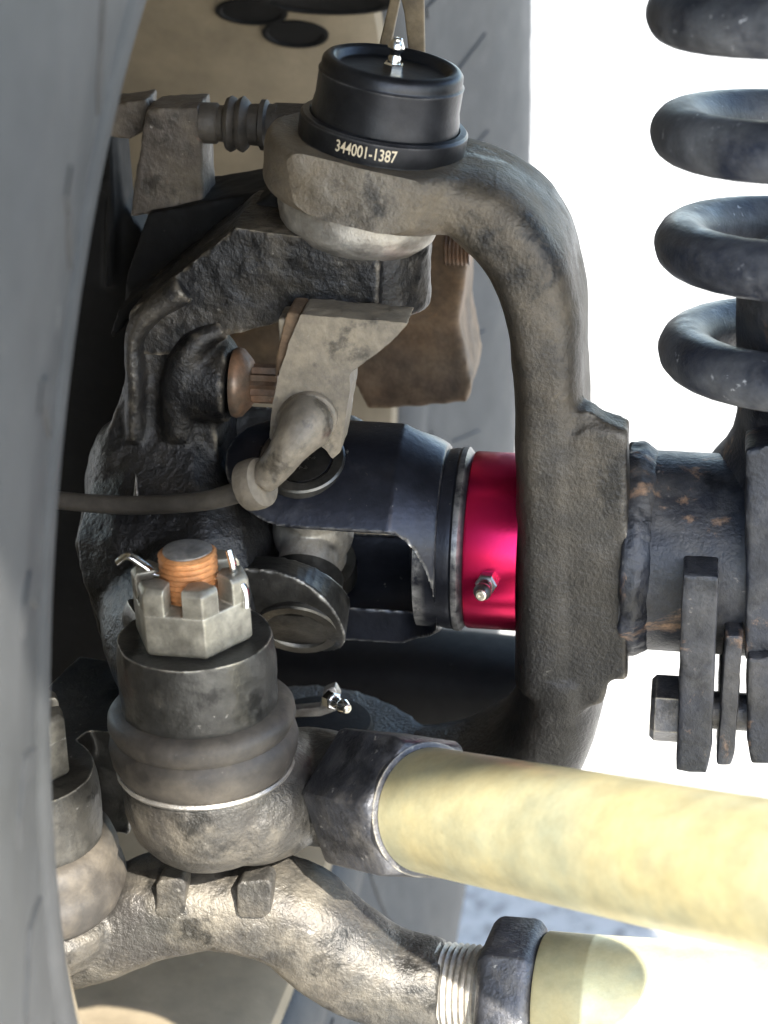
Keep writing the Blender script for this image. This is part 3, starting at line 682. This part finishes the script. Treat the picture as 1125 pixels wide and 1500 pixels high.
# ================================================================== brake caliper behind the knuckle
cal = thing('brake_caliper', 'worn rusty brake caliper with rubber slide pin boot', 'brake caliper', P(250, 400, 40))
bm = bmesh.new()
pprism(bm, [(214, 160), (290, 156), (294, 200), (298, 300), (190, 320), (198, 250)], 30, 50)
pprism(bm, [(110, 160), (215, 146), (215, 190), (190, 205), (130, 196)], 40, 56)
cast('caliper_bracket', bm, M['caliper'], cal, vox=.0009, smooth=4, lump=.0008, lsize=.012)
bm = bmesh.new(); pc = P(300, 180, 36); sc_ = S(pc)
lathe(bm, [(k * sc_, h * sc_) for k, h in ((30, -4), (30, 18), (26, 22), (27, 30), (38, 34), (41, 40), (38, 46), (34, 48), (39, 53), (41, 58), (36, 64), (30, 68), (31, 82), (37, 85), (37, 92), (31, 96), (31, 108))], pc, AX, 40)
obj('slide_pin_boot', bm, M['boot'], cal, 45)
bm = bmesh.new(); hexa(bm, pc + AX * 100 * sc_, AX, 33 * sc_, [(.9, 0), (1, .001), (1, .012), (.9, .013)], rot=.3); lathe(bm, [(27 * sc_, .02), (30 * sc_, .05)], pc, AX, 32); obj('slide_pin', bm, M['caliper'], cal, 25)
bm = bmesh.new()
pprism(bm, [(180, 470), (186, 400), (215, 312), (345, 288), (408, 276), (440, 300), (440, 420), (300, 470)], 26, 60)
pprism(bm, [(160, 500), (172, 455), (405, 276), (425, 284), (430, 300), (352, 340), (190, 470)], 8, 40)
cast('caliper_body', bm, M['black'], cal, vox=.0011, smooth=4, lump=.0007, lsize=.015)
# dust shield and rotor, dark, next to the tyre
ds = thing('dust_shield', 'black brake dust shield in the shadow beside the tyre', 'dust shield', P(140, 700, 10))
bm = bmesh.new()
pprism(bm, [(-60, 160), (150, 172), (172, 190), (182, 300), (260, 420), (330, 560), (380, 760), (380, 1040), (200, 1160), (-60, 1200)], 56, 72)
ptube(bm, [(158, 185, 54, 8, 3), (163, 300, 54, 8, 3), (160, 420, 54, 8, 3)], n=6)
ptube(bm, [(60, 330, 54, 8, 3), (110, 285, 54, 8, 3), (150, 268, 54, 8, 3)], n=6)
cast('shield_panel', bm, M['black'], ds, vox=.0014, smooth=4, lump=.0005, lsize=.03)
# ================================================================== things behind
la = thing('trailing_arm', 'rusty brown suspension arm seen blurred through the yoke opening', 'suspension arm', P(600, 600, 130))
bm = bmesh.new()
pprism(bm, [(628, 330), (690, 345), (672, 470), (690, 560), (685, 590), (600, 600), (540, 600), (520, 560), (440, 560), (340, 600), (330, 440), (470, 400), (560, 380)], 90, 130)
cast('arm_casting', bm, M['rusty'], la, vox=.0014, smooth=6, lump=.001, lsize=.02)
bm = bmesh.new(); q = P(652, 362, 92); lathe(bm, [(x_, h_) for i in range(7) for x_, h_ in ((.0055, i * .0014), (.0064, i * .0014 + .0007))], q, AX, 24); obj('bolt_thread', bm, M['rustbolt'], la, 60)
blk = thing('shadow_filler', 'black tube added to fill the deep shadow under the axle shaft', 'suspension arm', P(600, 1080, 60))
bm = bmesh.new(); ptube(bm, [(330, 1000, 80, 85, 22), (500, 1010, 76, 85, 22), (640, 1010, 72, 80, 22), (800, 1010, 70, 60, 22)], sup=3); obj('filler_tube', bm, M['black'], blk)  # added black tube, its colour stands in for the shade under the shaft
st = thing('brake_line_bracket', 'tan dusty metal strap folded in a V above the grease fitting', 'bracket', P(590, 70, 40))
bm = bmesh.new()
prism(bm, [P(x, y, 40) for x, y in ((555, 66), (572, 66), (592, -30), (578, -30))], N * .004)
obj('left_strap', bm, M['strap'], st, bevel=.0006)
bm = bmesh.new()
prism(bm, [P(x, y, 37) for x, y in ((585, -10), (592, 20), (600, 90), (622, 90), (620, -30), (590, -30))], N * .003)
obj('right_strap', bm, M['strap'], st, bevel=.0006)


# ================================================================== tyre and wheel
ST_, CB_ = -.212, 0.0
ta = Vector((math.cos(ST_) * math.cos(CB_), math.sin(ST_) * math.cos(CB_), -math.sin(CB_)))
TC = Vector((-.042, .033, .464)) - ta * .100
tf = Vector((-math.sin(ST_), math.cos(ST_), 0)); tu = ta.cross(tf)
TM = Matrix((( ta.x, tf.x, tu.x, TC.x), (ta.y, tf.y, tu.y, TC.y), (ta.z, tf.z, tu.z, TC.z), (0, 0, 0, 1)))
tyre = thing('tyre', 'dusty grey off-road tyre filling the left edge', 'tyre', (TC.x + .05, TC.y, .0))
def tp(r, w_, t_): return TM @ Vector((w_, r * math.sin(t_), r * math.cos(t_)))
bm = bmesh.new(); RT_ = .46
prof = [(.2205, .094), (.2210, .1005), (.2235, .1045), (.229, .108), (.237, .1105), (.2445, .1115), (.2465, .1105), (.2485, .1115), (.262, .1145), (.278, .119), (.305, .128), (.34, .1350), (.38, .1335), (.415, .127), (.438, .118), (.4445, .109), (.446, .09), (.446, .04)]
prof = prof + [(r, -w_) for r, w_ in reversed(prof)]
seg = 180; rs = [[bm.verts.new(tp(r, w_, 2 * math.pi * k / seg)) for k in range(seg)] for r, w_ in prof]
for a_, b_ in zip(rs, rs[1:]):
    for k in range(seg): bm.faces.new((a_[k], a_[(k + 1) % seg], b_[(k + 1) % seg], b_[k]))
obj('carcass', bm, M['tyre'], tyre, 60)
# shoulder lugs, ribs of the side tread
lug = None
for k in range(46):
    t0 = 2 * math.pi * k / 46
    if lug is None:
        b2 = bmesh.new(); dt = 2 * math.pi / 46 * .36
        outl = [(.395, .128, .15), (.408, .1295, .7), (.430, .1225, 1), (.447, .117, 1), (.457, .108, 1), (.457, .06, .9), (.457, .03, .8)]
        inn = [(.395, .122, .15), (.408, .122, .7), (.430, .115, 1), (.438, .110, 1), (.442, .100, 1), (.442, .06, .9), (.442, .03, .8)]
        A_ = []
        for sgn in (-1, 1):
            A_.append([b2.verts.new(Vector((w_, r * math.sin(sgn * dt * q), r * math.cos(sgn * dt * q)))) for r, w_, q in outl])
            A_.append([b2.verts.new(Vector((w_, r * math.sin(sgn * dt * q), r * math.cos(sgn * dt * q)))) for r, w_, q in inn])
        oL, iL, oR, iR = A_
        for j in range(len(outl) - 1):
            for p_, q_ in ((oL, oR), (iR, iL), (iL, oL), (oR, iR)): b2.faces.new((p_[j], q_[j], q_[j + 1], p_[j + 1]))
        b2.faces.new((oL[0], iL[0], iR[0], oR[0])); b2.faces.new((oL[-1], oR[-1], iR[-1], iL[-1]))
        bmesh.ops.recalc_face_normals(b2, faces=b2.faces)
        lug = bpy.data.meshes.new('tread_lug'); b2.to_mesh(lug); b2.free(); lug.materials.append(M['tyre'])
    lo = bpy.data.objects.new('tread_lug', lug); COL.objects.link(lo); lo.parent = tyre
    lo.matrix_parent_inverse = Matrix.Translation(-tyre.location); lo.matrix_basis = TM @ Matrix.Rotation(t0, 4, 'X')
bm = bmesh.new(); rs = []
for r, w_ in ((.2200, .103), (.2202, .095), (.2150, .092), (.211, -.06), (.06, -.075), (.05, -.07), (.205, -.05), (.2095, .09), (.2150, .1015), (.2200, .103)):
    rs.append([bm.verts.new(tp(r, w_, 2 * math.pi * k / 96)) for k in range(96)])
for a_, b_ in zip(rs, rs[1:]):
    for k in range(96): bm.faces.new((a_[k], a_[(k + 1) % 96], b_[(k + 1) % 96], b_[k]))
rib = None
for k in range(40):                                     # moulded ribs of the sidewall
    if rib is None:
        b2 = bmesh.new()
        q_ = [(.252, .1115, -.002), (.275, .1175, .004), (.300, .1255, .0)]
        A_ = [[b2.verts.new(Vector((w_ + dw, r * math.sin(o_ / r + e_), r * math.cos(o_ / r + e_)))) for r, w_, o_ in q_] for dw, e_ in ((-.001, -.016), (.0016, -.011), (.0016, .011), (-.001, .016))]
        for a_, b_ in zip(A_, A_[1:]):
            for j in range(2): b2.faces.new((a_[j], a_[j + 1], b_[j + 1], b_[j]))
        b2.faces.new([A_[i_][0] for i_ in (3, 2, 1, 0)]); b2.faces.new([A_[i_][2] for i_ in range(4)])
        bmesh.ops.recalc_face_normals(b2, faces=b2.faces)
        rib = bpy.data.meshes.new('sidewall_rib'); b2.to_mesh(rib); b2.free(); rib.materials.append(M['tyre'])
    lo = bpy.data.objects.new('sidewall_rib', rib); COL.objects.link(lo); lo.parent = tyre
    lo.matrix_parent_inverse = Matrix.Translation(-tyre.location); lo.matrix_basis = TM @ Matrix.Rotation(2 * math.pi * k / 40, 4, 'X')
wh = thing('wheel_rim', 'tan dusty wheel rim barrel with dark oval slots behind the brake', 'wheel', TC - Z * .2)
obj('rim', bm, M['rim'], wh, 40)
TMI = TM.inverted()
def barrel(px, py, r):                                 # where the sight line meets the far side of the rim barrel
    o_ = TMI @ CAM; d_ = TMI.to_3x3() @ ray(px, py)
    a_ = d_.y ** 2 + d_.z ** 2; b_ = 2 * (o_.y * d_.y + o_.z * d_.z); c_ = o_.y ** 2 + o_.z ** 2 - r * r
    t_ = (-b_ + math.sqrt(max(0, b_ * b_ - 4 * a_ * c_))) / (2 * a_); return o_ + d_ * t_
for x, y, w_, h_ in ((368, 18, .013, .006), (432, 52, .012, .006), (478, 6, .024, .006)):
    bm = bmesh.new(); c = barrel(x, y, .2075); an0 = math.atan2(c.y, c.z); rs = []
    for dr_, f_ in ((.003, 1.12), (-.0012, 1.1), (-.0012, .95), (-.0004, .9)):
        ring_ = []
        for j in range(32):
            t_ = 2 * math.pi * j / 32; xx = c.x + math.cos(t_) * w_ * f_; r_ = .205 + .0045 * (xx + .05) / .14 + dr_; an = an0 + math.sin(t_) * h_ * f_ / .19
            ring_.append(bm.verts.new(TM @ Vector((xx, r_ * math.sin(an), r_ * math.cos(an)))))
        rs.append(ring_)
    for a_, d_ in zip(rs, rs[1:]):
        for j in range(32): bm.faces.new((a_[j], a_[(j + 1) % 32], d_[(j + 1) % 32], d_[j]))
    bm.faces.new(rs[-1]); obj('rim_slot', bm, M['black'], wh, 40, label='dark oval slot in the dusty rim barrel')
# ================================================================== unseen plain slab for the bodywork, its edges set to shade the axle
vb = thing('body_shade_slab', 'plain black slab for the unseen vehicle underbody, shaped to shade the axle', 'shade slab', (.2, .5, 1.0))
bm = bmesh.new(); box(bm, Vector((-.03, .45, 1.03)), RT * .59, Vector((0, 1.190, 0)), Z * .03); obj('shade_slab', bm, M['black'], vb, bevel=.01)
